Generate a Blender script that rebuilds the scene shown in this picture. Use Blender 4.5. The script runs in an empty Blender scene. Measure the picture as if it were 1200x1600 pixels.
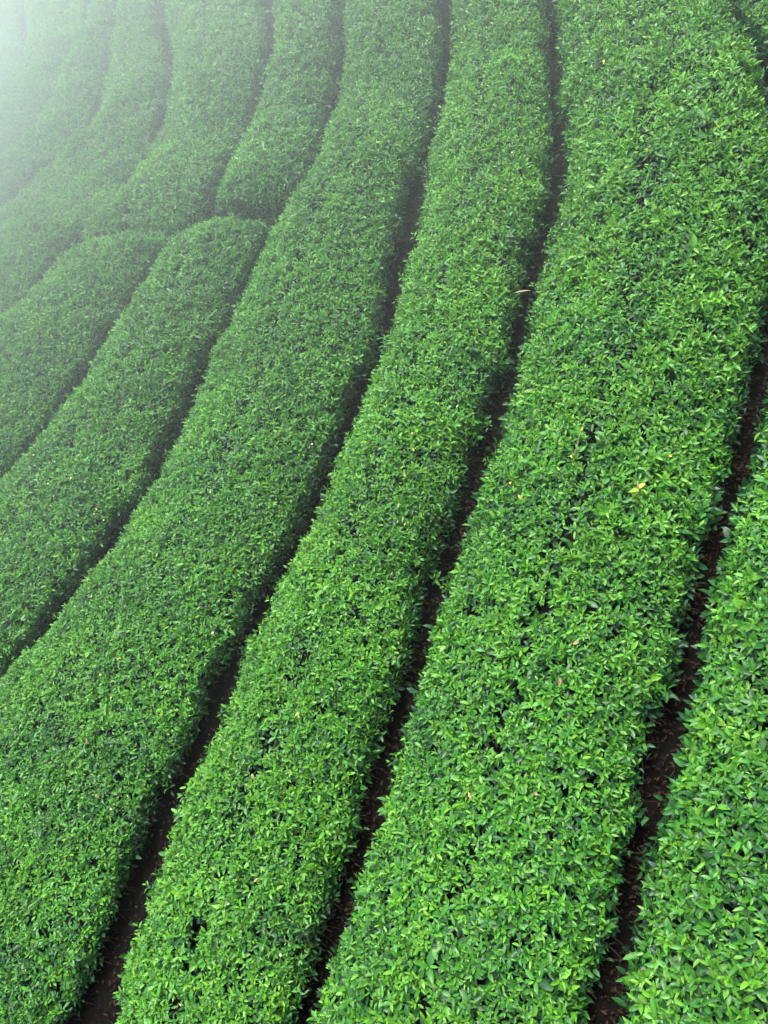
import bpy, math
import numpy as np

scene = bpy.context.scene
COL = scene.collection
rng = np.random.default_rng(7)

# ------------------------------------------------------------------ camera
cam_data = bpy.data.cameras.new('camera')
cam_data.sensor_fit = 'VERTICAL'
cam_data.sensor_height = 24.0
cam_data.lens = 18.75
cam_data.clip_end = 400
cam = bpy.data.objects.new('camera', cam_data)
COL.objects.link(cam)
cam.location = (0, 0, 5)
cam.rotation_euler = (math.radians(40), 0, 0)          # looking 50 degrees down
scene.camera = cam

# ------------------------------------------------------------------ light: bright overcast in hill fog
SUN_EL, SUN_AZ = math.radians(64), math.radians(-55)    # sun veiled, up and to the left
world = bpy.data.worlds.new('World')
scene.world = world
world.use_nodes = True
wn, wl = world.node_tree.nodes, world.node_tree.links
wn.clear()
sky = wn.new('ShaderNodeTexSky')
sky.sky_type = 'NISHITA'
sky.sun_disc = False
sky.sun_elevation = SUN_EL
sky.sun_rotation = SUN_AZ
sky.dust_density = 6.0
sky.ozone_density = 0.6
hsv = wn.new('ShaderNodeHueSaturation')                 # cloud cover greys the sky
hsv.inputs['Saturation'].default_value = 0.45
bgn = wn.new('ShaderNodeBackground')
bgn.inputs['Strength'].default_value = 0.15
won = wn.new('ShaderNodeOutputWorld')
wl.new(sky.outputs[0], hsv.inputs['Color'])
wl.new(hsv.outputs[0], bgn.inputs['Color'])
wl.new(bgn.outputs[0], won.inputs['Surface'])

sd = bpy.data.lights.new('sun', 'SUN')
sd.energy = 1.5
sd.angle = math.radians(18)
sd.color = (1.0, 0.985, 0.96)
sun = bpy.data.objects.new('sun', sd)
COL.objects.link(sun)
# direction towards the sun
sx, sy, sz = math.sin(SUN_AZ) * math.cos(SUN_EL), math.cos(SUN_AZ) * math.cos(SUN_EL), math.sin(SUN_EL)
from mathutils import Vector
sun.rotation_euler = Vector((sx, sy, sz)).to_track_quat('Z', 'Y').to_euler()

vs = scene.view_settings
vs.view_transform = 'Standard'
vs.look = 'None'
vs.gamma = 1.0
vs.exposure = 1.3
scene.display_settings.display_device = 'sRGB'
cy = scene.cycles
cy.max_bounces = 6
cy.diffuse_bounces = 3
cy.glossy_bounces = 2
cy.transmission_bounces = 4
cy.volume_bounces = 2
cy.use_denoising = True
cy.denoiser = 'OPENIMAGEDENOISE'
cy.use_adaptive_sampling = False

# ------------------------------------------------------------------ the hillside
N = np.array([-0.460459975, -0.161843756, 0.872801930])     # slope normal
O = np.array([0.0, 3.856725658, 0.403733341])
E1 = np.array([0.887680467, -0.083952024, 0.452742141])     # across the slope, uphill
E2 = np.array([0.0, 0.983238860, 0.182322088])              # along the slope
H = 0.50                                                    # hedge height above the soil


def bump(a, b):
    z = 0.55 * np.exp(-(((a - 4.1) / 1.6) ** 2 + ((b - 2.6) / 2.2) ** 2))
    z = z - 0.22 * np.exp(-((b - 6.1 + 0.3 * (a + 1.0)) / 0.75) ** 2) / (1 + np.exp((a - 0.9) / 0.35))   # the step behind the cut
    return z + 0.05 * np.sin(a * 1.3 + 0.7 * b) + 0.05 * np.sin(0.9 * b - 0.5 * a + 1.0)


def W(a, b, h):
    """slope coordinates (across, along, height over the trimmed hedge tops) -> world"""
    a, b, h = np.broadcast_arrays(np.asarray(a, float), np.asarray(b, float), np.asarray(h, float))
    return O + a[..., None] * E1 + b[..., None] * E2 + (bump(a, b) + h)[..., None] * N


_ph = np.random.default_rng(3).uniform(0, 6.28, (40, 3))
_dr = np.random.default_rng(4).normal(size=(40, 2))
_dr /= np.linalg.norm(_dr, axis=1)[:, None]


def lump(a, b, scale, octave=0):
    """smooth 2-D noise about -1..1 with features of the given size in metres"""
    s = 0
    for k in range(6):
        i = (octave * 6 + k) % 40
        f = 6.28 / scale * (0.6 + 0.8 * ((k * 37) % 10) / 10)
        s = s + np.sin((a * _dr[i, 0] + b * _dr[i, 1]) * f + _ph[i, 0] + 1.3 * np.sin((a * _dr[i, 1] - b * _dr[i, 0]) * f * .7 + _ph[i, 1]))
    return s / 3.5


# ------------------------------------------------------------------ materials
def new_mat(name):
    m = bpy.data.materials.new(name)
    m.use_nodes = True
    nt = m.node_tree
    nt.nodes.clear()
    return m, nt.nodes, nt.links


def leaf_material():
    m, n, l = new_mat('tea_leaf')
    out = n.new('ShaderNodeOutputMaterial')
    at = n.new('ShaderNodeAttribute'); at.attribute_name = 'age'
    tn = n.new('ShaderNodeAttribute'); tn.attribute_name = 'tint'
    ramp = n.new('ShaderNodeValToRGB')
    e = ramp.color_ramp.elements
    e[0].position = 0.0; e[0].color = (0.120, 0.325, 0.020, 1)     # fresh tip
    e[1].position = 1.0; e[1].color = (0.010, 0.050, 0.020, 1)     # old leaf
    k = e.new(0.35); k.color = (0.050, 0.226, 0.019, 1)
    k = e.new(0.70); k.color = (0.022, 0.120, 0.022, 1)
    l.new(at.outputs['Fac'], ramp.inputs['Fac'])
    hs = n.new('ShaderNodeHueSaturation')
    mr = n.new('ShaderNodeMapRange')
    mr.inputs['To Min'].default_value = 0.64; mr.inputs['To Max'].default_value = 1.36
    l.new(tn.outputs['Fac'], mr.inputs['Value'])
    l.new(mr.outputs[0], hs.inputs['Value'])
    l.new(ramp.outputs[0], hs.inputs['Color'])
    p = n.new('ShaderNodeBsdfPrincipled')
    l.new(hs.outputs[0], p.inputs['Base Color'])
    p.inputs['Roughness'].default_value = 0.44
    p.inputs['Specular IOR Level'].default_value = 0.45
    p.inputs['Sheen Weight'].default_value = 0.10            # waxy bloom at grazing angles
    p.inputs['Sheen Roughness'].default_value = 0.45
    p.inputs['Sheen Tint'].default_value = (0.80, 0.95, 0.88, 1)
    tr = n.new('ShaderNodeBsdfTranslucent')
    h2 = n.new('ShaderNodeHueSaturation')
    h2.inputs['Hue'].default_value = 0.485
    h2.inputs['Saturation'].default_value = 1.1
    h2.inputs['Value'].default_value = 1.5
    l.new(hs.outputs[0], h2.inputs['Color'])
    l.new(h2.outputs[0], tr.inputs['Color'])
    mx = n.new('ShaderNodeMixShader')
    mx.inputs[0].default_value = 0.20
    l.new(p.outputs[0], mx.inputs[1]); l.new(tr.outputs[0], mx.inputs[2])
    l.new(mx.outputs[0], out.inputs['Surface'])
    return m


def plain(name, col, rough=0.8, vary=None, scale=8.0):
    m, n, l = new_mat(name)
    out = n.new('ShaderNodeOutputMaterial')
    p = n.new('ShaderNodeBsdfPrincipled')
    p.inputs['Roughness'].default_value = rough
    p.inputs['Specular IOR Level'].default_value = 0.08 if rough > 0.8 else 0.4
    if vary is None:
        p.inputs['Base Color'].default_value = (*col, 1)
    else:
        tc = n.new('ShaderNodeTexCoord')
        nz = n.new('ShaderNodeTexNoise')
        nz.inputs['Scale'].default_value = scale
        nz.inputs['Detail'].default_value = 8
        nz.inputs['Roughness'].default_value = 0.7
        rp = n.new('ShaderNodeValToRGB')
        rp.color_ramp.elements[0].position = 0.36
        rp.color_ramp.elements[1].position = 0.66
        rp.color_ramp.elements[0].color = (*col, 1)
        rp.color_ramp.elements[1].color = (*vary, 1)
        l.new(tc.outputs['Object'], nz.inputs['Vector'])
        l.new(nz.outputs[0], rp.inputs['Fac'])
        l.new(rp.outputs[0], p.inputs['Base Color'])
        bp = n.new('ShaderNodeBump')
        bp.inputs['Strength'].default_value = 0.6
        bp.inputs['Distance'].default_value = 0.03
        l.new(nz.outputs[0], bp.inputs['Height'])
        l.new(bp.outputs[0], p.inputs['Normal'])
    l.new(p.outputs[0], out.inputs['Surface'])
    return m


M_LEAF = leaf_material()
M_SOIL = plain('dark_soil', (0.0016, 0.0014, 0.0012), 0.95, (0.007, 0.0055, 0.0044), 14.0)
M_CORE_SHADE = plain('core_shade', (0.006, 0.006, 0.004), 0.9, (0.016, 0.015, 0.009), 30.0)  # near-black bush interior: shade between the leaves is put into this colour
M_TWIG = plain('twig_bark', (0.04, 0.03, 0.018), 0.85)
M_LITTER = plain('leaf_litter', (0.007, 0.005, 0.004), 0.85, (0.050, 0.031, 0.021), 25.0)
M_DRY = plain('withered_leaf', (0.36, 0.19, 0.12), 0.7, (0.46, 0.30, 0.19), 20.0)
M_YELLOW = plain('yellowed_leaf', (0.50, 0.38, 0.05), 0.5, (0.40, 0.42, 0.06), 20.0)
M_LIME = plain('lime_leaf', (0.24, 0.42, 0.03), 0.5, (0.36, 0.46, 0.04), 20.0)
M_PETAL = plain('petal', (0.62, 0.58, 0.36), 0.6)
M_STAMEN = plain('stamen', (0.75, 0.52, 0.08), 0.7)
M_PALE = plain('pale_dry_leaf', (0.30, 0.32, 0.15), 0.6, (0.40, 0.37, 0.22), 20.0)


# ------------------------------------------------------------------ mesh helpers
def mesh_from(name, verts, faces, mat, smooth=True):
    me = bpy.data.meshes.new(name)
    me.from_pydata([tuple(v) for v in verts], [], faces)
    mats = mat if isinstance(mat, (list, tuple)) else [mat]
    for m in mats:
        me.materials.append(m)
    if smooth:
        me.polygons.foreach_set('use_smooth', np.ones(len(me.polygons), bool))
    me.update()
    return me


def link(name, me, parent=None):
    o = bpy.data.objects.new(name, me)
    COL.objects.link(o)
    o.parent = parent
    return o


def tag(o, label, cat, group=None, kind=None):
    o['label'] = label
    o['category'] = cat
    if group: o['group'] = group
    if kind: o['kind'] = kind
    return o


def norm(v):
    return v / np.maximum(np.linalg.norm(v, axis=-1, keepdims=True), 1e-9)


#   a leaf blade: pointed oval of eight vertices, folded along its midrib and bent back
LX = np.array([0.0, 0.30, 0.30, 0.30, 0.70, 0.70, 0.70, 1.0])
LY = np.array([0.0, 0.46, 0.0, -0.46, 0.40, 0.0, -0.40, 0.0])
LFACES = [(0, 2, 1), (0, 3, 2), (2, 5, 4, 1), (2, 3, 6, 5), (5, 7, 4), (5, 6, 7)]


def leaves_mesh(name, base, d, nn, L, wid, bend, fold, age, tint, mat):
    """one mesh of many leaf blades; all arguments are per leaf"""
    n = len(base)
    s = norm(np.cross(nn, d))
    x = LX[None] * L[:, None]
    y = LY[None] * (L * wid)[:, None]
    z = -bend[:, None] * (LX[None] ** 2) * L[:, None] + fold[:, None] * np.abs(y)
    V = base[:, None] + d[:, None] * x[..., None] + s[:, None] * y[..., None] + nn[:, None] * z[..., None]
    V = V.reshape(-1, 3)
    idx = np.array([i for f in LFACES for i in f], np.int32)
    tot = np.array([len(f) for f in LFACES], np.int32)
    st = np.concatenate([[0], np.cumsum(tot)[:-1]]).astype(np.int32)
    loops = (np.arange(n, dtype=np.int32)[:, None] * 8 + idx[None]).ravel()
    starts = (np.arange(n, dtype=np.int32)[:, None] * len(idx) + st[None]).ravel()
    me = bpy.data.meshes.new(name)
    me.vertices.add(n * 8)
    me.vertices.foreach_set('co', V.astype(np.float32).ravel())
    me.loops.add(len(loops))
    me.loops.foreach_set('vertex_index', loops)
    me.polygons.add(n * len(LFACES))
    me.polygons.foreach_set('loop_start', starts)
    try:
        me.polygons.foreach_set('loop_total', np.tile(tot, n))
    except Exception:
        pass
    me.polygons.foreach_set('use_smooth', np.ones(n * len(LFACES), bool))
    for nm, v in (('age', age), ('tint', tint)):
        at = me.attributes.new(nm, 'FLOAT', 'FACE')
        at.data.foreach_set('value', np.repeat(v, len(LFACES)).astype(np.float32))
    me.materials.append(mat)
    me.update(calc_edges=True)
    return me


def tubes_mesh(name, p, q, r0, r1, mat):
    """straight tapered sticks from p to q, three-sided"""
    n = len(p)
    d = norm(q - p)
    u = norm(np.cross(d, np.array([0.31, 0.52, 0.79])))
    v = np.cross(d, u)
    V = []
    for c, r in ((p, r0), (q, r1)):
        for k in range(3):
            a = k * 2.0944
            V.append(c + (u * math.cos(a) + v * math.sin(a)) * r[:, None])
    V = np.stack(V, 1).reshape(-1, 3)
    F = []
    for i in range(n):
        o = i * 6
        for k in range(3):
            k2 = (k + 1) % 3
            F.append((o + k, o + k2, o + 3 + k2, o + 3 + k))
        F.append((o + 3, o + 4, o + 5))
    return mesh_from(name, V, F, mat)


# ------------------------------------------------------------------ hillside soil
ga = np.concatenate([np.arange(-40, -10, 1.0), np.arange(-10, 5.6, 0.12), np.array([6.0, 6.5, 7.0])])
gb = np.concatenate([np.arange(-12, -5, 0.5), np.arange(-5, 16, 0.15), np.arange(16, 46, 1.0)])
A_, B_ = np.meshgrid(ga, gb, indexing='ij')
P_ = W(A_, B_, -H + 0.012 * lump(A_, B_, 0.25, 1) + 0.02 * lump(A_, B_, 1.1, 2)).reshape(-1, 3)
na, nb = len(ga), len(gb)
F_ = [(i * nb + j, (i + 1) * nb + j, (i + 1) * nb + j + 1, i * nb + j + 1) for i in range(na - 1) for j in range(nb - 1)]
hill = link('hillside', mesh_from('hillside', P_, F_, M_SOIL))
tag(hill, 'dark bare soil of the hillside seen in the furrows between the tea hedges', 'hillside', kind='structure')

# ------------------------------------------------------------------ tea hedges
# edges of the furrows in slope coordinates (along, across), surveyed at shoulder height
EDGE = {
    'C_l': [(-3.23, 1.017), (-3.02, 1.077), (-2.89, 1.183), (-2.74, 1.265), (-2.6, 1.296), (-2.44, 1.356), (-2.26, 1.448), (-2.06, 1.495), (-1.91, 1.592), (-1.73, 1.643), (-1.58, 1.743), (-1.38, 1.851), (-1.25, 1.889), (-1.04, 1.978), (-0.84, 2.068), (-0.65, 2.127), (-0.45, 2.263), (-0.22, 2.333), (-0.05, 2.435), (0.18, 2.528), (0.46, 2.659), (0.65, 2.746), (1.04, 2.91), (1.51, 3.091), (2.13, 3.234), (2.84, 3.265), (3.53, 3.221), (4.16, 3.227)],
    'C_r': [(-3.22, 1.212), (-2.93, 1.315), (-2.71, 1.37), (-2.51, 1.468), (-2.32, 1.552), (-2.15, 1.608), (-2.03, 1.7), (-1.86, 1.766), (-1.67, 1.853), (-1.47, 1.925), (-1.29, 1.995), (-1.02, 2.096), (-0.75, 2.204), (-0.49, 2.316), (-0.31, 2.424), (-0.06, 2.53), (0.2, 2.632), (0.36, 2.726), (0.61, 2.85), (0.98, 3.016), (1.44, 3.195), (2.04, 3.336), (2.74, 3.368), (3.48, 3.317), (4, 3.31)],
    'B_l': [(-3.27, -0.809), (-3.07, -0.759), (-2.86, -0.674), (-2.62, -0.576), (-2.34, -0.494), (-2.07, -0.385), (-1.85, -0.338), (-1.65, -0.238), (-1.46, -0.184), (-1.25, -0.092), (-1.06, 0.013), (-0.91, 0.092), (-0.56, 0.153), (-0.36, 0.265), (-0.09, 0.404), (0.1, 0.501), (0.43, 0.608), (0.7, 0.748), (1.07, 0.884), (1.39, 1.033), (1.68, 1.085), (2.14, 1.204), (2.57, 1.346), (2.98, 1.459), (3.45, 1.527), (3.81, 1.576), (4.31, 1.595), (5.09, 1.648), (5.81, 1.734)],
    'B_r': [(-3.27, -0.676), (-3.17, -0.644), (-2.96, -0.577), (-2.72, -0.463), (-2.41, -0.352), (-2.12, -0.228), (-1.87, -0.135), (-1.62, -0.061), (-1.38, 0.052), (-1.19, 0.127), (-0.98, 0.215), (-0.67, 0.322), (-0.4, 0.443), (-0.09, 0.611), (0.25, 0.73), (0.51, 0.864), (0.86, 0.993), (1.32, 1.123), (1.73, 1.218), (2.01, 1.327), (2.33, 1.402), (2.59, 1.514), (2.88, 1.603), (3.23, 1.683), (3.7, 1.703), (4.46, 1.727), (5.2, 1.812), (5.72, 1.829)],
    'A_l': [(-3.32, -2.65), (-3.02, -2.457), (-2.77, -2.333), (-2.52, -2.249), (-2.29, -2.204), (-2.06, -2.066), (-1.83, -2.013), (-1.66, -1.894), (-1.5, -1.76), (-1.3, -1.725), (-1.02, -1.645), (-0.78, -1.531), (-0.65, -1.414), (-0.55, -1.345), (-0.31, -1.302), (-0.08, -1.134), (0.14, -0.984), (0.36, -0.894), (0.56, -0.773), (0.81, -0.671), (1.02, -0.578), (1.27, -0.519), (1.55, -0.353), (1.75, -0.198), (2.12, -0.126), (2.55, -0.076), (2.93, -0.038), (3.4, 0.034), (3.96, 0.103), (4.31, 0.234), (4.92, 0.326), (5.77, 0.44), (6.39, 0.565), (6.79, 0.571)],
    'A_r': [(-3.3, -2.182), (-3, -2.189), (-2.79, -2.098), (-2.51, -2.006), (-2.28, -1.95), (-2.02, -1.875), (-1.78, -1.779), (-1.55, -1.657), (-1.31, -1.527), (-1.09, -1.466), (-0.76, -1.39), (-0.65, -1.246), (-0.45, -1.167), (-0.22, -1.055), (0.03, -0.889), (0.28, -0.736), (0.66, -0.568), (0.92, -0.444), (1.2, -0.345), (1.53, -0.194), (1.91, -0.082), (2.42, 0.02), (2.8, 0.113), (3.21, 0.207), (3.78, 0.25), (4.27, 0.291), (4.92, 0.42), (5.79, 0.548), (6.23, 0.651), (6.7, 0.686)],
    'D_l': [(-0.86, -4.591), (-0.51, -4.149), (-0.22, -3.792), (0.19, -3.542), (0.44, -3.314), (0.67, -3.2), (1.03, -2.981), (1.16, -2.832), (1.43, -2.787), (1.78, -2.706), (2.04, -2.592), (2.36, -2.517), (2.69, -2.394), (2.97, -2.131), (3.3, -1.986), (3.49, -1.912), (3.83, -1.757), (4.1, -1.597), (4.28, -1.4), (4.52, -1.276), (4.8, -1.094), (5.22, -1.047), (6.12, -1.018), (6.6, -0.839), (6.99, -0.799), (7.53, -0.82), (7.98, -0.814)],
    'D_r': [(-0.91, -4.472), (-0.55, -4.055), (-0.32, -3.697), (0.03, -3.432), (0.26, -3.261), (0.41, -3.099), (0.8, -2.928), (1.06, -2.76), (1.55, -2.623), (1.93, -2.489), (2.46, -2.36), (2.95, -2.084), (3.28, -1.852), (3.49, -1.805), (3.83, -1.67), (4.16, -1.445), (4.49, -1.192), (4.89, -0.963), (5.57, -0.973), (6.27, -0.877), (6.74, -0.734), (7.46, -0.734), (7.9, -0.733)],
    'E_c': [(1.44, -5.553), (1.87, -5.016), (2.07, -4.742), (2.32, -4.555), (2.51, -4.412), (2.75, -4.226), (3.07, -4.116), (3.33, -3.989), (3.7, -3.828), (3.97, -3.598), (4.17, -3.474), (4.39, -3.348), (4.65, -3.18), (4.75, -2.938), (4.87, -2.677), (5.13, -2.374), (5.69, -2.273), (6.56, -2.148), (6.94, -1.973), (7.43, -1.827), (8.18, -1.878), (9.18, -2.086)],
    'G_c': [(4.14, -6.289), (4.42, -5.766), (4.69, -5.453), (5, -5.329), (5.32, -5.21), (5.61, -4.995), (5.81, -4.623), (5.99, -4.336), (6.23, -4.215), (6.91, -4.31), (7.09, -4.065), (7.29, -3.866), (7.99, -3.683), (8.78, -3.743), (9.42, -3.935), (10.06, -4.132), (10.9, -4.318)],
    'H_c': [(7.26, -7.662), (7.82, -7.289), (8, -6.727), (8.15, -6.166), (8.22, -5.655), (8.52, -5.299), (9.01, -5.276), (9.82, -5.222), (10.2, -5.193), (10.78, -5.2), (11.68, -5.282)],
    'I_c': [(8.57, -8.235), (8.74, -7.435), (8.97, -6.948), (9.43, -6.693), (9.98, -6.505), (10.63, -6.253), (10.8, -5.941), (11.4, -5.943), (12.76, -6.39)],
    'J_c': [(10.72, -8.802), (11.4, -8.261), (11.78, -8.11), (12.17, -8.091), (13.02, -8.296), (13.94, -8.6), (15.14, -9.009)],
}


def curve(name):
    p = np.array(EDGE[name])
    b, a = p[:, 0], p[:, 1]
    s0 = np.clip((a[3] - a[0]) / (b[3] - b[0]), -0.6, 0.6)
    s1 = np.clip((a[-1] - a[-3]) / (b[-1] - b[-3]), -0.25, 0.25)

    def f(x):
        x = np.asarray(x, float)
        r = np.interp(x, b, a)
        r = np.where(x < b[0], a[0] + s0 * (x - b[0]), r)
        return np.where(x > b[-1], a[-1] + s1 * (x - b[-1]), r)
    return f


def shifted(f, d):
    return lambda x: f(x) + d


cC_l, cC_r, cB_l, cB_r, cA_l, cA_r, cD_l, cD_r = [curve(k) for k in ('C_l', 'C_r', 'B_l', 'B_r', 'A_l', 'A_r', 'D_l', 'D_r')]
cE, cG, cH, cI, cJ = [curve(k) for k in ('E_c', 'G_c', 'H_c', 'I_c', 'J_c')]
G3 = 0.075                                  # (the farthest are narrower still)
G2 = 0.095                                  # half width of the narrow furrows


eA_r = lambda x: cA_r(x) + 0.015 + 0.035 * np.clip((np.asarray(x) - 0.8) / 1.0, 0, 1)
eC_l = lambda x: cC_l(x) + 0.035 * np.clip((np.asarray(x) - 2.4) / 0.8, 0, 1)
eC_r = lambda x: cC_r(x) - 0.075 * np.clip((np.asarray(x) - 2.4) / 0.8, 0, 1)


def cross_path(a):
    return 4.30 - 0.30 * (a + 1.35)        # the cut that crosses the hedges


def hedge_shape(left, right, b0, b1, start=None, end=None, maxw=3.2, rough=0.0):
    """returns S(t, b): world position of the hedge surface; t runs 0..1 from the left foot over the top to the right foot"""
    def S(t, b, inset=0.0):
        ar = right(b); al = np.maximum(left(b), ar - maxw)
        ac, hw = (al + ar) / 2, (ar - al) / 2 - 0.012 - inset
        th = math.pi * (1 - t)
        c, s = np.cos(th), np.sin(th)
        ux = np.sign(c) * np.abs(c) ** (2 / 2.8)
        uy = np.abs(s) ** (2 / 2.8)
        cap = np.ones_like(b)
        a_guess = ac + ux * hw
        for fn, sg in ((start, 1), (end, -1)):
            if fn is not None:
                dd = (b - fn(a_guess)) * sg
                cap = cap * np.clip(1 - np.clip(1 - dd / 0.42, 0, 1) ** 2.4, 0, 1) ** 0.5
        under = 0.78 + 0.22 * np.clip(uy / 0.6, 0, 1)
        a = ac + ux * hw * under * (0.55 + 0.45 * cap)
        h = -H + (H - inset) * uy * cap - 0.10 * ux * ux * uy * cap
        h = h + (rough * lump(a, b, 1.0, 4) + 0.018 * lump(a, b, 0.55, 3) + 0.012 * lump(a, b, 0.22, 4)) * uy
        a = a + (0.024 * lump(b * 1.0 + 3 * np.sign(c), a * 0 + h, 0.5, 5) + 0.016 * lump(b * 1.0 + 5 * np.sign(c), a * 0 + h, 0.17, 1)) * np.abs(ux)
        return W(a, b, h)
    return S


def make_hedge(name, label, left, right, b0, b1, start=None, end=None, maxw=3.2, dens=340, leaf=1.0, tone=0.0, rough=0.0):
    root = bpy.data.objects.new(name, None)
    COL.objects.link(root)
    bm = (b0 + b1) / 2
    am = float((left(bm) + right(bm)) / 2)
    base = W(am, bm, -H)
    root.location = base
    root.empty_display_size = 0.3
    tag(root, label, 'tea hedge', 'clipped tea hedges on the slope')
    S = hedge_shape(left, right, b0, b1, start, end, maxw, rough)
    # inner shell blocking the view through, near black for the shaded inside
    nb_, nt_ = max(8, int((b1 - b0) / 0.16)), 15
    bb = np.linspace(b0, b1, nb_)
    tt = np.linspace(0.0, 1.0, nt_)
    TT, BB = np.meshgrid(tt, bb, indexing='ij')
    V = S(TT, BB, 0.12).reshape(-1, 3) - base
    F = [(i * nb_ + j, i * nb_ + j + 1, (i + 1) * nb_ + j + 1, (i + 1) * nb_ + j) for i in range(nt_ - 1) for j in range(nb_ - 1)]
    link('shaded_core', mesh_from('shaded_core', V, F, M_CORE_SHADE), root)
    # shoots, scattered evenly over the surface
    Pg = S(TT, BB)
    du = np.linalg.norm(np.diff(Pg, axis=0), axis=-1)
    dv = np.linalg.norm(np.diff(Pg, axis=1), axis=-1)
    area = 0.5 * (du[:, 1:] + du[:, :-1]) * 0.5 * (dv[1:] + dv[:-1])
    cdf = np.cumsum(area.ravel()); tot = cdf[-1]; cdf = cdf / tot
    n = int(tot * dens)
    c = np.minimum(np.searchsorted(cdf, (np.arange(n) + rng.random(n)) / n), len(cdf) - 1)
    ci, cj = np.divmod(c, nb_ - 1)
    t = (ci + rng.random(n)) / (nt_ - 1)
    b = b0 + (cj + rng.random(n)) / (nb_ - 1) * (b1 - b0)
    keep = (t > 0.05) & (t < 0.95)
    t, b = t[keep], b[keep]
    P = S(t, b)
    e = 2e-3
    nrm = norm(np.cross(S(t, b + e) - P, S(np.clip(t + e, 0, 1), b) - P))
    nrm = np.where(((nrm @ N) < -0.5)[:, None], -nrm, nrm)
    rel = P - O
    pa, pb = rel @ E1, rel @ E2
    hgt = rel @ N - bump(pa, pb)
    hole = lump(pa, pb, 0.42, 0) + 0.7 * rng.normal(size=len(P)) * 0.5
    P = P - nrm * np.where(hole < -1.35, 0.045 * rng.random(len(P)) + 0.01, 0)[:, None]
    n = len(P)
    edge = np.clip((0.75 - np.abs(nrm @ N)) / 0.3, 0, 1) * (hgt > -0.36)
    stray = (rng.random(n) < 0.10 * edge) | (rng.random(n) < 0.008)
    axis = norm(nrm * 0.55 + N * 0.25 + np.array([0, 0, 0.35]) + rng.normal(size=(n, 3)) * 0.26)
    P = P + nrm * (rng.normal(size=(n, 1)) * 0.020 - 0.018 + (stray * rng.uniform(0.02, 0.085, n))[:, None])
    size = leaf * (1 + 0.12 * lump(pa, pb, 0.7, 2) + 0.14 * rng.normal(size=n))
    size = np.clip(size, 0.6, 1.7)
    phase = rng.uniform(0, 6.283, n)
    u = norm(np.cross(axis, rng.normal(size=(n, 3))))
    v = np.cross(axis, u)
    fresh = lump(pa, pb, 0.9, 1) * 0.12 + lump(pa, pb, 0.3, 2) * 0.06 + rng.normal(size=n) * 0.12 + tone
    tint0 = rng.normal(size=n) * 0.10 + 0.10 * lump(pa, pb, 1.6, 5)
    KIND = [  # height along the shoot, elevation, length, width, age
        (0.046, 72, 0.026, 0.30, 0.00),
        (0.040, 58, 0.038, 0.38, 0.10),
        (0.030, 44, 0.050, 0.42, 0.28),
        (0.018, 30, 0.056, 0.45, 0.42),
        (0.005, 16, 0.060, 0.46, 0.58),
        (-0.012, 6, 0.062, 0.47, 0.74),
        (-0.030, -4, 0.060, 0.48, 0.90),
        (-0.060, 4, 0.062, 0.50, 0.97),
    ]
    cols = [[] for _ in range(9)]
    for k, (hh, el, L, wd, ag) in enumerate(KIND):
        ph = phase + k * 2.3999 + rng.normal(size=n) * 0.25
        r = u * np.cos(ph)[:, None] + v * np.sin(ph)[:, None]
        ee = np.radians(el + 5 + rng.normal(size=n) * 15)
        d = r * np.cos(ee)[:, None] + axis * np.sin(ee)[:, None]
        nn = axis * np.cos(ee)[:, None] - r * np.sin(ee)[:, None]
        roll = rng.normal(size=n) * 0.30
        s = np.cross(nn, d)
        nn = nn * np.cos(roll)[:, None] + s * np.sin(roll)[:, None]
        LL = 1.08 * L * size * (1 + 0.16 * rng.normal(size=n))
        ww = 0.90 * wd * (1 + 0.14 * rng.normal(size=n))
        bend = 0.14 + 0.26 * rng.random(n)
        fold = 0.25 + 0.30 * rng.random(n)
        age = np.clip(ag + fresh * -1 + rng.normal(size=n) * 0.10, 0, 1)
        ti = np.clip(0.5 + tint0 + rng.normal(size=n) * 0.16, 0, 1)
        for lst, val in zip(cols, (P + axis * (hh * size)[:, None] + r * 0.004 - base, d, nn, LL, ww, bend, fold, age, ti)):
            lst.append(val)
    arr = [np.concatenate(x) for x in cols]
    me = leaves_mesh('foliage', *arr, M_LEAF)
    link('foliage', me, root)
    # shoot stems and twigs between the leaves
    m = rng.random(n) < 0.22
    q = P[m] + axis[m] * 0.035
    p = P[m] - axis[m] * 0.10 - nrm[m] * 0.03
    link('twig_network', tubes_mesh('twig_network', p - base, q - base, np.full(len(p), 0.0022), np.full(len(p), 0.0011), M_TWIG), root)
    HEDGES.append((root, base, left, right, b0, b1, S, start, end, maxw))
    print(label[:30], 'area %.1f' % tot, 'shoots', n)
    return root


HEDGES = []
far = dict(maxw=4.5, dens=620, leaf=0.80, rough=0.035)
mid = dict(maxw=4.0, dens=780, leaf=0.74, tone=-0.03, rough=0.012)
make_hedge('tea_hedge', 'tea hedge with the largest leaves, right of the widest hedge and its dark furrow', eC_r, shifted(cC_r, 1.75), -4.0, 4.8, dens=640, leaf=0.90, tone=0.02)
make_hedge('tea_hedge', 'widest tea hedge, bright broad band carrying a yellowed sprig and a dry stalk', shifted(cB_r, 0.005), eC_l, -4.0, 6.0, dens=760, leaf=0.79, tone=0.06)
make_hedge('tea_hedge', 'narrow bright tea hedge along the left side of the widest hedge', eA_r, cB_l, -4.0, 7.6, dens=900, leaf=0.70, tone=0.11)
make_hedge('tea_hedge', 'long tea hedge strewn with cream flecks, running unbroken past the rounded hedge ends', shifted(cD_r, 0.02), shifted(cA_l, -0.02), -4.0, 8.8, dens=900, leaf=0.69, tone=0.0)
make_hedge('tea_hedge', 'shorter tea hedge with rounded upper end, beside the long unbroken hedge', shifted(cE, G2), shifted(cD_l, -0.02), -3.0, 5.6, end=lambda a: cross_path(a) + 0.00, **mid)
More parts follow.
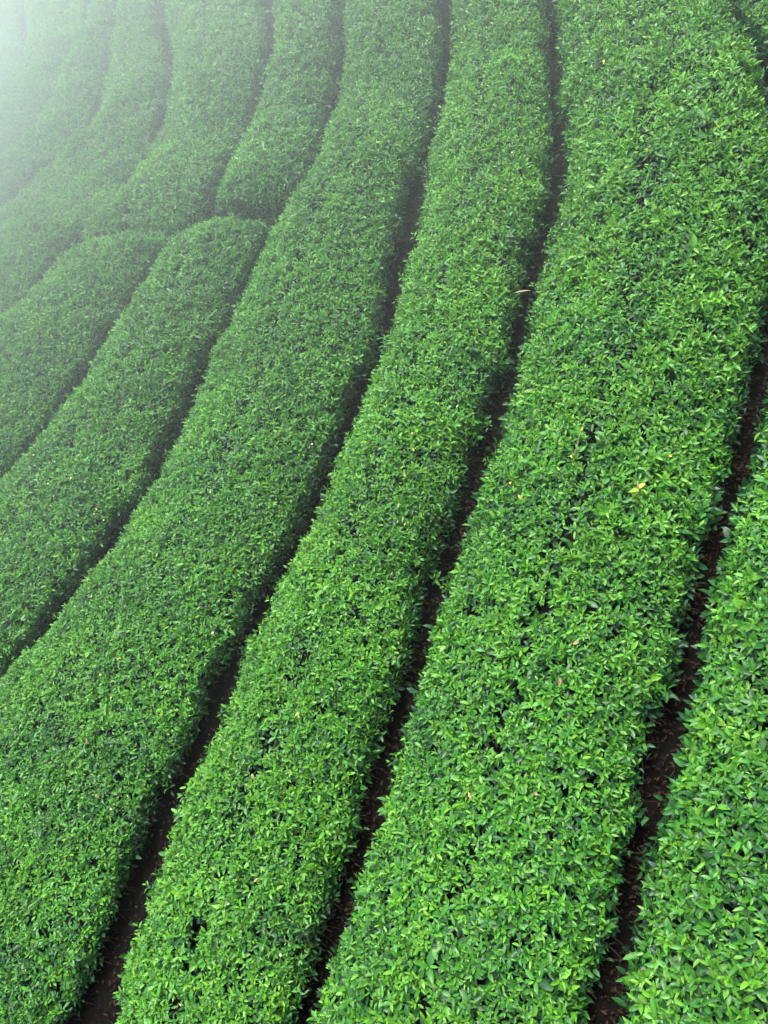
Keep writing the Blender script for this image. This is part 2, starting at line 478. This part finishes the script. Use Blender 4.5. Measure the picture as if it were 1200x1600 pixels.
make_hedge('tea_hedge', 'shorter tea hedge with rounded upper end, outermost before the fog on the left', shifted(cG, G3), shifted(cE, -G2), -1.0, 6.6, end=lambda a: cross_path(a) + 0.12, **mid)
make_hedge('tea_hedge', 'tea hedge starting behind the cut, beside the long unbroken hedge', shifted(cE, G2), shifted(cD_l, -0.02), 3.6, 9.8, start=lambda a: cross_path(a) + 0.17, **far)
make_hedge('tea_hedge', 'tea hedge starting in a blunt tip wedged between the two rounded hedge ends', shifted(cG, G3), shifted(cE, -G2), 4.2, 11.4, start=lambda a: cross_path(a) + 0.10, **far)
make_hedge('tea_hedge', 'hazy tea hedge left of the blunt-tipped one, last before the pale veil thickens', shifted(cH, G2), shifted(cG, -G3), 2.4, 12.2, **far)
make_hedge('tea_hedge', 'thin tea hedge tapering out under the fog between hazy rows', shifted(cI, G2), shifted(cH, -G2), 4.0, 12.3, end=lambda a: 12.0 + 0 * a, **far)
make_hedge('tea_hedge', 'pale blurred tea hedge between two faint grey furrows in the fog', shifted(cJ, G2), shifted(cI, -G2), 6.0, 15.6, **far)
make_hedge('tea_hedge', 'faintest tea hedge, almost lost in the white fog corner', shifted(cJ, -1.7), shifted(cJ, -G2), 7.8, 16.4, **far)


# ------------------------------------------------------------------ small things on the hedges
def blade(L, wd, bend, fold, nl=5):
    """a larger single leaf with rounded outline, along +x"""
    V, F = [], []
    for i in range(nl + 1):
        x = i / nl
        w = L * wd * math.sin(math.pi * x ** 0.85) ** 0.8 if 0 < i < nl else 0.0006
        z = -bend * x * x * L
        V += [(x * L, w, z + fold * w), (x * L, 0, z), (x * L, -w, z + fold * w)]
    for i in range(nl):
        o = i * 3
        F += [(o, o + 1, o + 4, o + 3), (o + 1, o + 2, o + 5, o + 4)]
    return V, F


def flower_mesh():
    V, F, mi = [], [], []
    for k in range(6):
        bv, bf = blade(0.017, 0.42, -0.25, 0.3, 4)
        a = k * math.pi / 3
        o = len(V)
        V += [(x * math.cos(a) - y * math.sin(a), x * math.sin(a) + y * math.cos(a), z + 0.002 * (k % 2)) for x, y, z in bv]
        F += [tuple(i + o for i in f) for f in bf]
        mi += [0] * len(bf)
    for k in range(14):
        a, r = k * 2.4, 0.0012 * k ** 0.6
        o = len(V)
        x, y = r * math.cos(a), r * math.sin(a)
        V += [(x - 0.001, y, 0), (x + 0.001, y, 0), (x, y + 0.001, 0), (x, y, 0.009)]
        F += [(o, o + 1, o + 3), (o + 1, o + 2, o + 3), (o + 2, o, o + 3)]
        mi += [1] * 3
    me = mesh_from('tea_flower', V, F, [M_PETAL, M_STAMEN])
    me.polygons.foreach_set('material_index', mi)
    return me


def on_hedge(a, b):
    """the hedge standing at (a, b) and its top point there"""
    for hd in HEDGES:
        root, base, left, right, b0, b1, S, st, en, mw = hd
        if b0 <= b <= b1 and left(b) - 0.06 < a < right(b) + 0.06:
            if st is not None and b < st(a): continue
            if en is not None and b > en(a): continue
            t = np.linspace(0.02, 0.98, 97)
            P = S(t, np.full(97, float(b)))
            pa = (P - O) @ E1
            i = int(np.argmin(np.abs(pa - a)))
            return hd, P[i]
    return None, None


from mathutils import Matrix


def place(name, me, a, b, lift, scale=1.0, tilt=0.5):
    hd, p = on_hedge(a, b)
    if hd is None:
        print('no hedge for', name, a, b)
        return None
    o = link(name, me, hd[0])
    q = p + N * lift
    nv = Vector(N + rng.normal(size=3) * tilt * 0.6 + np.array([0, -0.25, 0.15])).normalized()
    rot = nv.to_track_quat('Z', 'Y').to_matrix().to_4x4() @ Matrix.Rotation(rng.uniform(0, 6.28), 4, 'Z')
    o.matrix_local = Matrix.Translation(Vector(q - hd[1])) @ rot @ Matrix.Scale(scale, 4)
    return o


FLOWER_ME = flower_mesh()
v_, f_ = blade(0.040, 0.26, 0.35, 0.7)
YELLOW_ME = mesh_from('yellowed_leaf', v_, f_, M_YELLOW)
v_, f_ = blade(0.048, 0.22, 0.5, 0.9)
DRY_ME = mesh_from('withered_leaf', v_, f_, M_DRY)
FLOWER = [(-4.2, 1.79), (-3.89, 1.33), (-3.75, 1.15), (-3.6, 1.34), (-3.32, 0.92), (-3.29, 0.97), (-3.1, 0.87), (-3.87, 0.24), (-2.85, -0.14), (-3.12, -0.15), (-1.22, -0.1), (-1.34, -0.58), (-1.64, -0.62), (-0.78, 0.96), (-1.74, 0.65), (-1.2, 1.7), (-0.74, 0.17), (-1.88, -0.87), (-1.92, -1.38), (-2.42, -1.1), (-2.03, -1.63), (-2.36, -1.93), (-2.4, -3.01), (-2.95, -2.99), (-1.43, -3.17), (1.9, -0.19), (-3.37, 4.09), (-4.63, 4.35), (-0.3, 4.23), (0.69, 3.11), (1.26, 3.45), (-1.13, -2.61), (-0.84, -2.9), (1.72, -1.27)]
YELLOW = [(-2.4, -0.81), (-2.55, -0.9), (2.2, 3.95), (2.21, 3.21), (2.85, 2.33), (2.19, 2.41), (2.37, 2.48), (0.16, -0.15), (1.01, -0.07), (1.06, -0.17), (1.18, 2.92), (2.07, -0.13), (0.27, 0.45), (-0.69, -1.42), (2.04, -1.81), (0.22, 0.22), (1.49, -0.03)]
DRY = [(-2.59, -1.41), (-2.48, -1.82), (-0.99, -1.85), (2.43, 3.38), (2.01, 3.28), (0.99, 2.83), (0.97, -2.1), (1.28, -1.26), (0.55, -2.09), (0.29, 0.55), (-0.97, -2.49), (1.19, -1.45)]
for a, b in FLOWER:
    place('tea_flower', FLOWER_ME, a, b, 0.03, rng.uniform(0.45, 0.75))
for a, b in YELLOW:
    place('yellowed_leaf', YELLOW_ME, a, b, 0.045, rng.uniform(0.7, 1.1))
for a, b in DRY:
    place('withered_leaf', DRY_ME, a, b, 0.035, rng.uniform(0.8, 1.1))

# yellowed sprig on the widest hedge: a bent lime shoot with one buff leaf
sa, sb = 1.846, -0.34
hd, p = on_hedge(sa, sb)
sprig = bpy.data.objects.new('yellowed_sprig', None)
COL.objects.link(sprig)
sprig.parent = hd[0]
sprig.scale = (0.78, 0.78, 0.78)
sprig.location = Vector(p + N * 0.075 - hd[1])
for nm, mat, L, wd, yaw, pit, off in (
        ('lime_leaf', M_LIME, 0.085, 0.22, 200, 12, (0, 0, 0)), ('lime_leaf', M_LIME, 0.070, 0.24, 250, -30, (-.03, 0, 0)),
        ('buff_leaf', M_YELLOW, 0.062, 0.34, 40, 35, (0, 0, .01)), ('lime_leaf', M_LIME, 0.060, 0.24, 320, 10, (.01, 0, 0)),
        ('brown_leaf', M_DRY, 0.060, 0.14, 110, 60, (-.01, 0, .01))):
    v_, f_ = blade(L, wd, 0.3, 0.5)
    o = link(nm, mesh_from(nm, v_, f_, mat), sprig)
    o.rotation_euler = (math.radians(-15), math.radians(-pit), math.radians(yaw))
    o.location = off

# dry stalk standing in the widest hedge
hd, p = on_hedge(1.459, 0.0189)
stk = link('dry_stalk', None)
stk.location = Vector(p)
tag(stk, 'thin dry weed stalk standing upright out of the widest tea hedge', 'weed')
pts = np.array([[0, 0, -0.05], [0.004, 0.002, 0.06], [-0.003, 0.006, 0.14], [0.004, 0.012, 0.21]])
link('stem', tubes_mesh('stem', pts[:-1], pts[1:], np.array([.0035, .0028, .002]), np.array([.0028, .002, .0012]), M_PALE), stk)
v_, f_ = blade(0.05, 0.16, 0.8, 0.5)
o = link('withered_leaf', mesh_from('withered_leaf', v_, f_, M_DRY), stk)
o.location = (0.002, 0.002, 0.05); o.rotation_euler = (0.2, 0.9, 3.6)
v_, f_ = blade(0.03, 0.2, 0.5, 0.5)
o = link('seed_head', mesh_from('seed_head', v_, f_, M_YELLOW), stk)
o.location = (0.004, 0.012, 0.205); o.rotation_euler = (0, -1.2, 1.0)

# long pale leaf lying across the furrow
v_, f_ = blade(0.14, 0.065, 0.12, 0.4, 8)
fl = link('fallen_leaf', mesh_from('fallen_leaf', v_, f_, M_PALE))
fl.location = Vector(W(1.13, 1.82, -0.20))
fl.rotation_euler = (-0.2, -0.42, math.radians(-8))
tag(fl, 'long pale dead leaf lodged across the dark furrow beside the widest hedge', 'fallen leaf')

# ------------------------------------------------------------------ litter in the furrows
bases, ds, ns, Ls = [], [], [], []
for l, r in ((cC_l, cC_r), (cB_l, cB_r), (cA_l, cA_r), (cD_l, cD_r), (shifted(cE, -.1), shifted(cE, .1)), (shifted(cG, -.1), shifted(cG, .1))):
    n = 3500
    b = rng.uniform(-4.3, 8.0, n)
    a = l(b) + (r(b) - l(b)) * 0.5 + rng.normal(size=n) * 0.13
    bases.append(W(a, b, -H + 0.03 + 0.012 * lump(a, b, 0.25, 1) + 0.02 * lump(a, b, 1.1, 2) + rng.random(n) * 0.012))
base = np.concatenate(bases)
n = len(base)
nn = norm(N + rng.normal(size=(n, 3)) * 0.35)
d = norm(np.cross(nn, rng.normal(size=(n, 3))))
me = leaves_mesh('leaf_litter', base, d, nn, rng.uniform(0.012, 0.045, n), rng.uniform(0.3, 0.5, n), rng.uniform(-0.2, 0.3, n), rng.uniform(-0.3, 0.6, n), rng.random(n), rng.random(n), M_LITTER)
lit = link('leaf_litter', me)
tag(lit, 'brown dead leaves scattered over the soil of the furrows', 'leaf litter', kind='stuff')


# ------------------------------------------------------------------ hill fog
HAZE = 0.0002
FOG = [ (-5.648, 9.388, 3.049, 17.487, 14.2, 4.904, 0.077), (-10.974, 6.071, 2.532, 7.0, 11.577, 6.472, 0.36) ]
def volume_mat(name, dens, col=(0.90, 0.995, 0.985)):
    m, n, l = new_mat(name)
    out = n.new('ShaderNodeOutputMaterial')
    v = n.new('ShaderNodeVolumePrincipled')
    v.inputs['Color'].default_value = (*col, 1)
    v.inputs['Density'].default_value = dens
    v.inputs['Anisotropy'].default_value = 0.2
    l.new(v.outputs[0], out.inputs['Volume'])
    return m


def box(name, lo, hi, mat):
    x0, y0, z0 = lo; x1, y1, z1 = hi
    V = [(x0, y0, z0), (x1, y0, z0), (x1, y1, z0), (x0, y1, z0), (x0, y0, z1), (x1, y0, z1), (x1, y1, z1), (x0, y1, z1)]
    F = [(3, 2, 1, 0), (4, 5, 6, 7), (0, 1, 5, 4), (1, 2, 6, 5), (2, 3, 7, 6), (3, 0, 4, 7)]
    return link(name, mesh_from(name, V, F, mat, smooth=False))


allp = P_
lo = allp.min(0) - 1.0
hi = allp.max(0) + 1.5
hi[2] = max(hi[2], 6.5)
hz = box('haze', np.minimum(lo, [-2, -2, 0]), hi, volume_mat('haze_air', HAZE))
tag(hz, 'thin pale mist over the whole hillside', 'haze', kind='stuff')


def bank_mat(dens):
    """fog that thins smoothly from the middle of the bank to nothing at its rim"""
    m, n, l = new_mat('fog_air')
    out = n.new('ShaderNodeOutputMaterial')
    v = n.new('ShaderNodeVolumePrincipled')
    v.inputs['Color'].default_value = (0.80, 0.91, 0.905, 1)
    v.inputs['Anisotropy'].default_value = 0.2
    tc = n.new('ShaderNodeTexCoord')
    dot = n.new('ShaderNodeVectorMath'); dot.operation = 'DOT_PRODUCT'
    l.new(tc.outputs['Object'], dot.inputs[0]); l.new(tc.outputs['Object'], dot.inputs[1])
    sub = n.new('ShaderNodeMath'); sub.operation = 'SUBTRACT'; sub.use_clamp = True
    sub.inputs[0].default_value = 1.0
    l.new(dot.outputs['Value'], sub.inputs[1])
    pw = n.new('ShaderNodeMath'); pw.operation = 'POWER'; pw.inputs[1].default_value = 2.0
    l.new(sub.outputs[0], pw.inputs[0])
    mul = n.new('ShaderNodeMath'); mul.operation = 'MULTIPLY'; mul.inputs[1].default_value = dens
    l.new(pw.outputs[0], mul.inputs[0])
    l.new(mul.outputs[0], v.inputs['Density'])
    l.new(v.outputs[0], out.inputs['Volume'])
    return m


def ellipsoid(name, a, b, h, ra, rb, rh, mat):
    V, F = [], []
    nu, nv = 32, 16
    for i in range(nv + 1):
        ph = math.pi * i / nv
        for j in range(nu):
            t = 2 * math.pi * j / nu
            V.append((math.sin(ph) * math.cos(t), math.sin(ph) * math.sin(t), math.cos(ph)))
    for i in range(nv):
        for j in range(nu):
            j2 = (j + 1) % nu
            F.append((i * nu + j, (i + 1) * nu + j, (i + 1) * nu + j2, i * nu + j2))
    o = link(name, mesh_from(name, V, F, mat))
    c = O + a * E1 + b * E2 + h * N
    x, y, z = E1 * ra, E2 * rb, N * rh
    o.matrix_world = Matrix(((x[0], y[0], z[0], c[0]), (x[1], y[1], z[1], c[1]), (x[2], y[2], z[2], c[2]), (0, 0, 0, 1)))
    return o


for i, (a, b, h, ra, rb, rh, dn) in enumerate(FOG):
    o = ellipsoid('fog_bank', a, b, h, ra, rb, rh, bank_mat(dn))
    tag(o, ['thin pale veil of fog drifting over the upper rows', 'white fog bank closing off the upper left corner'][i], 'fog', kind='stuff')
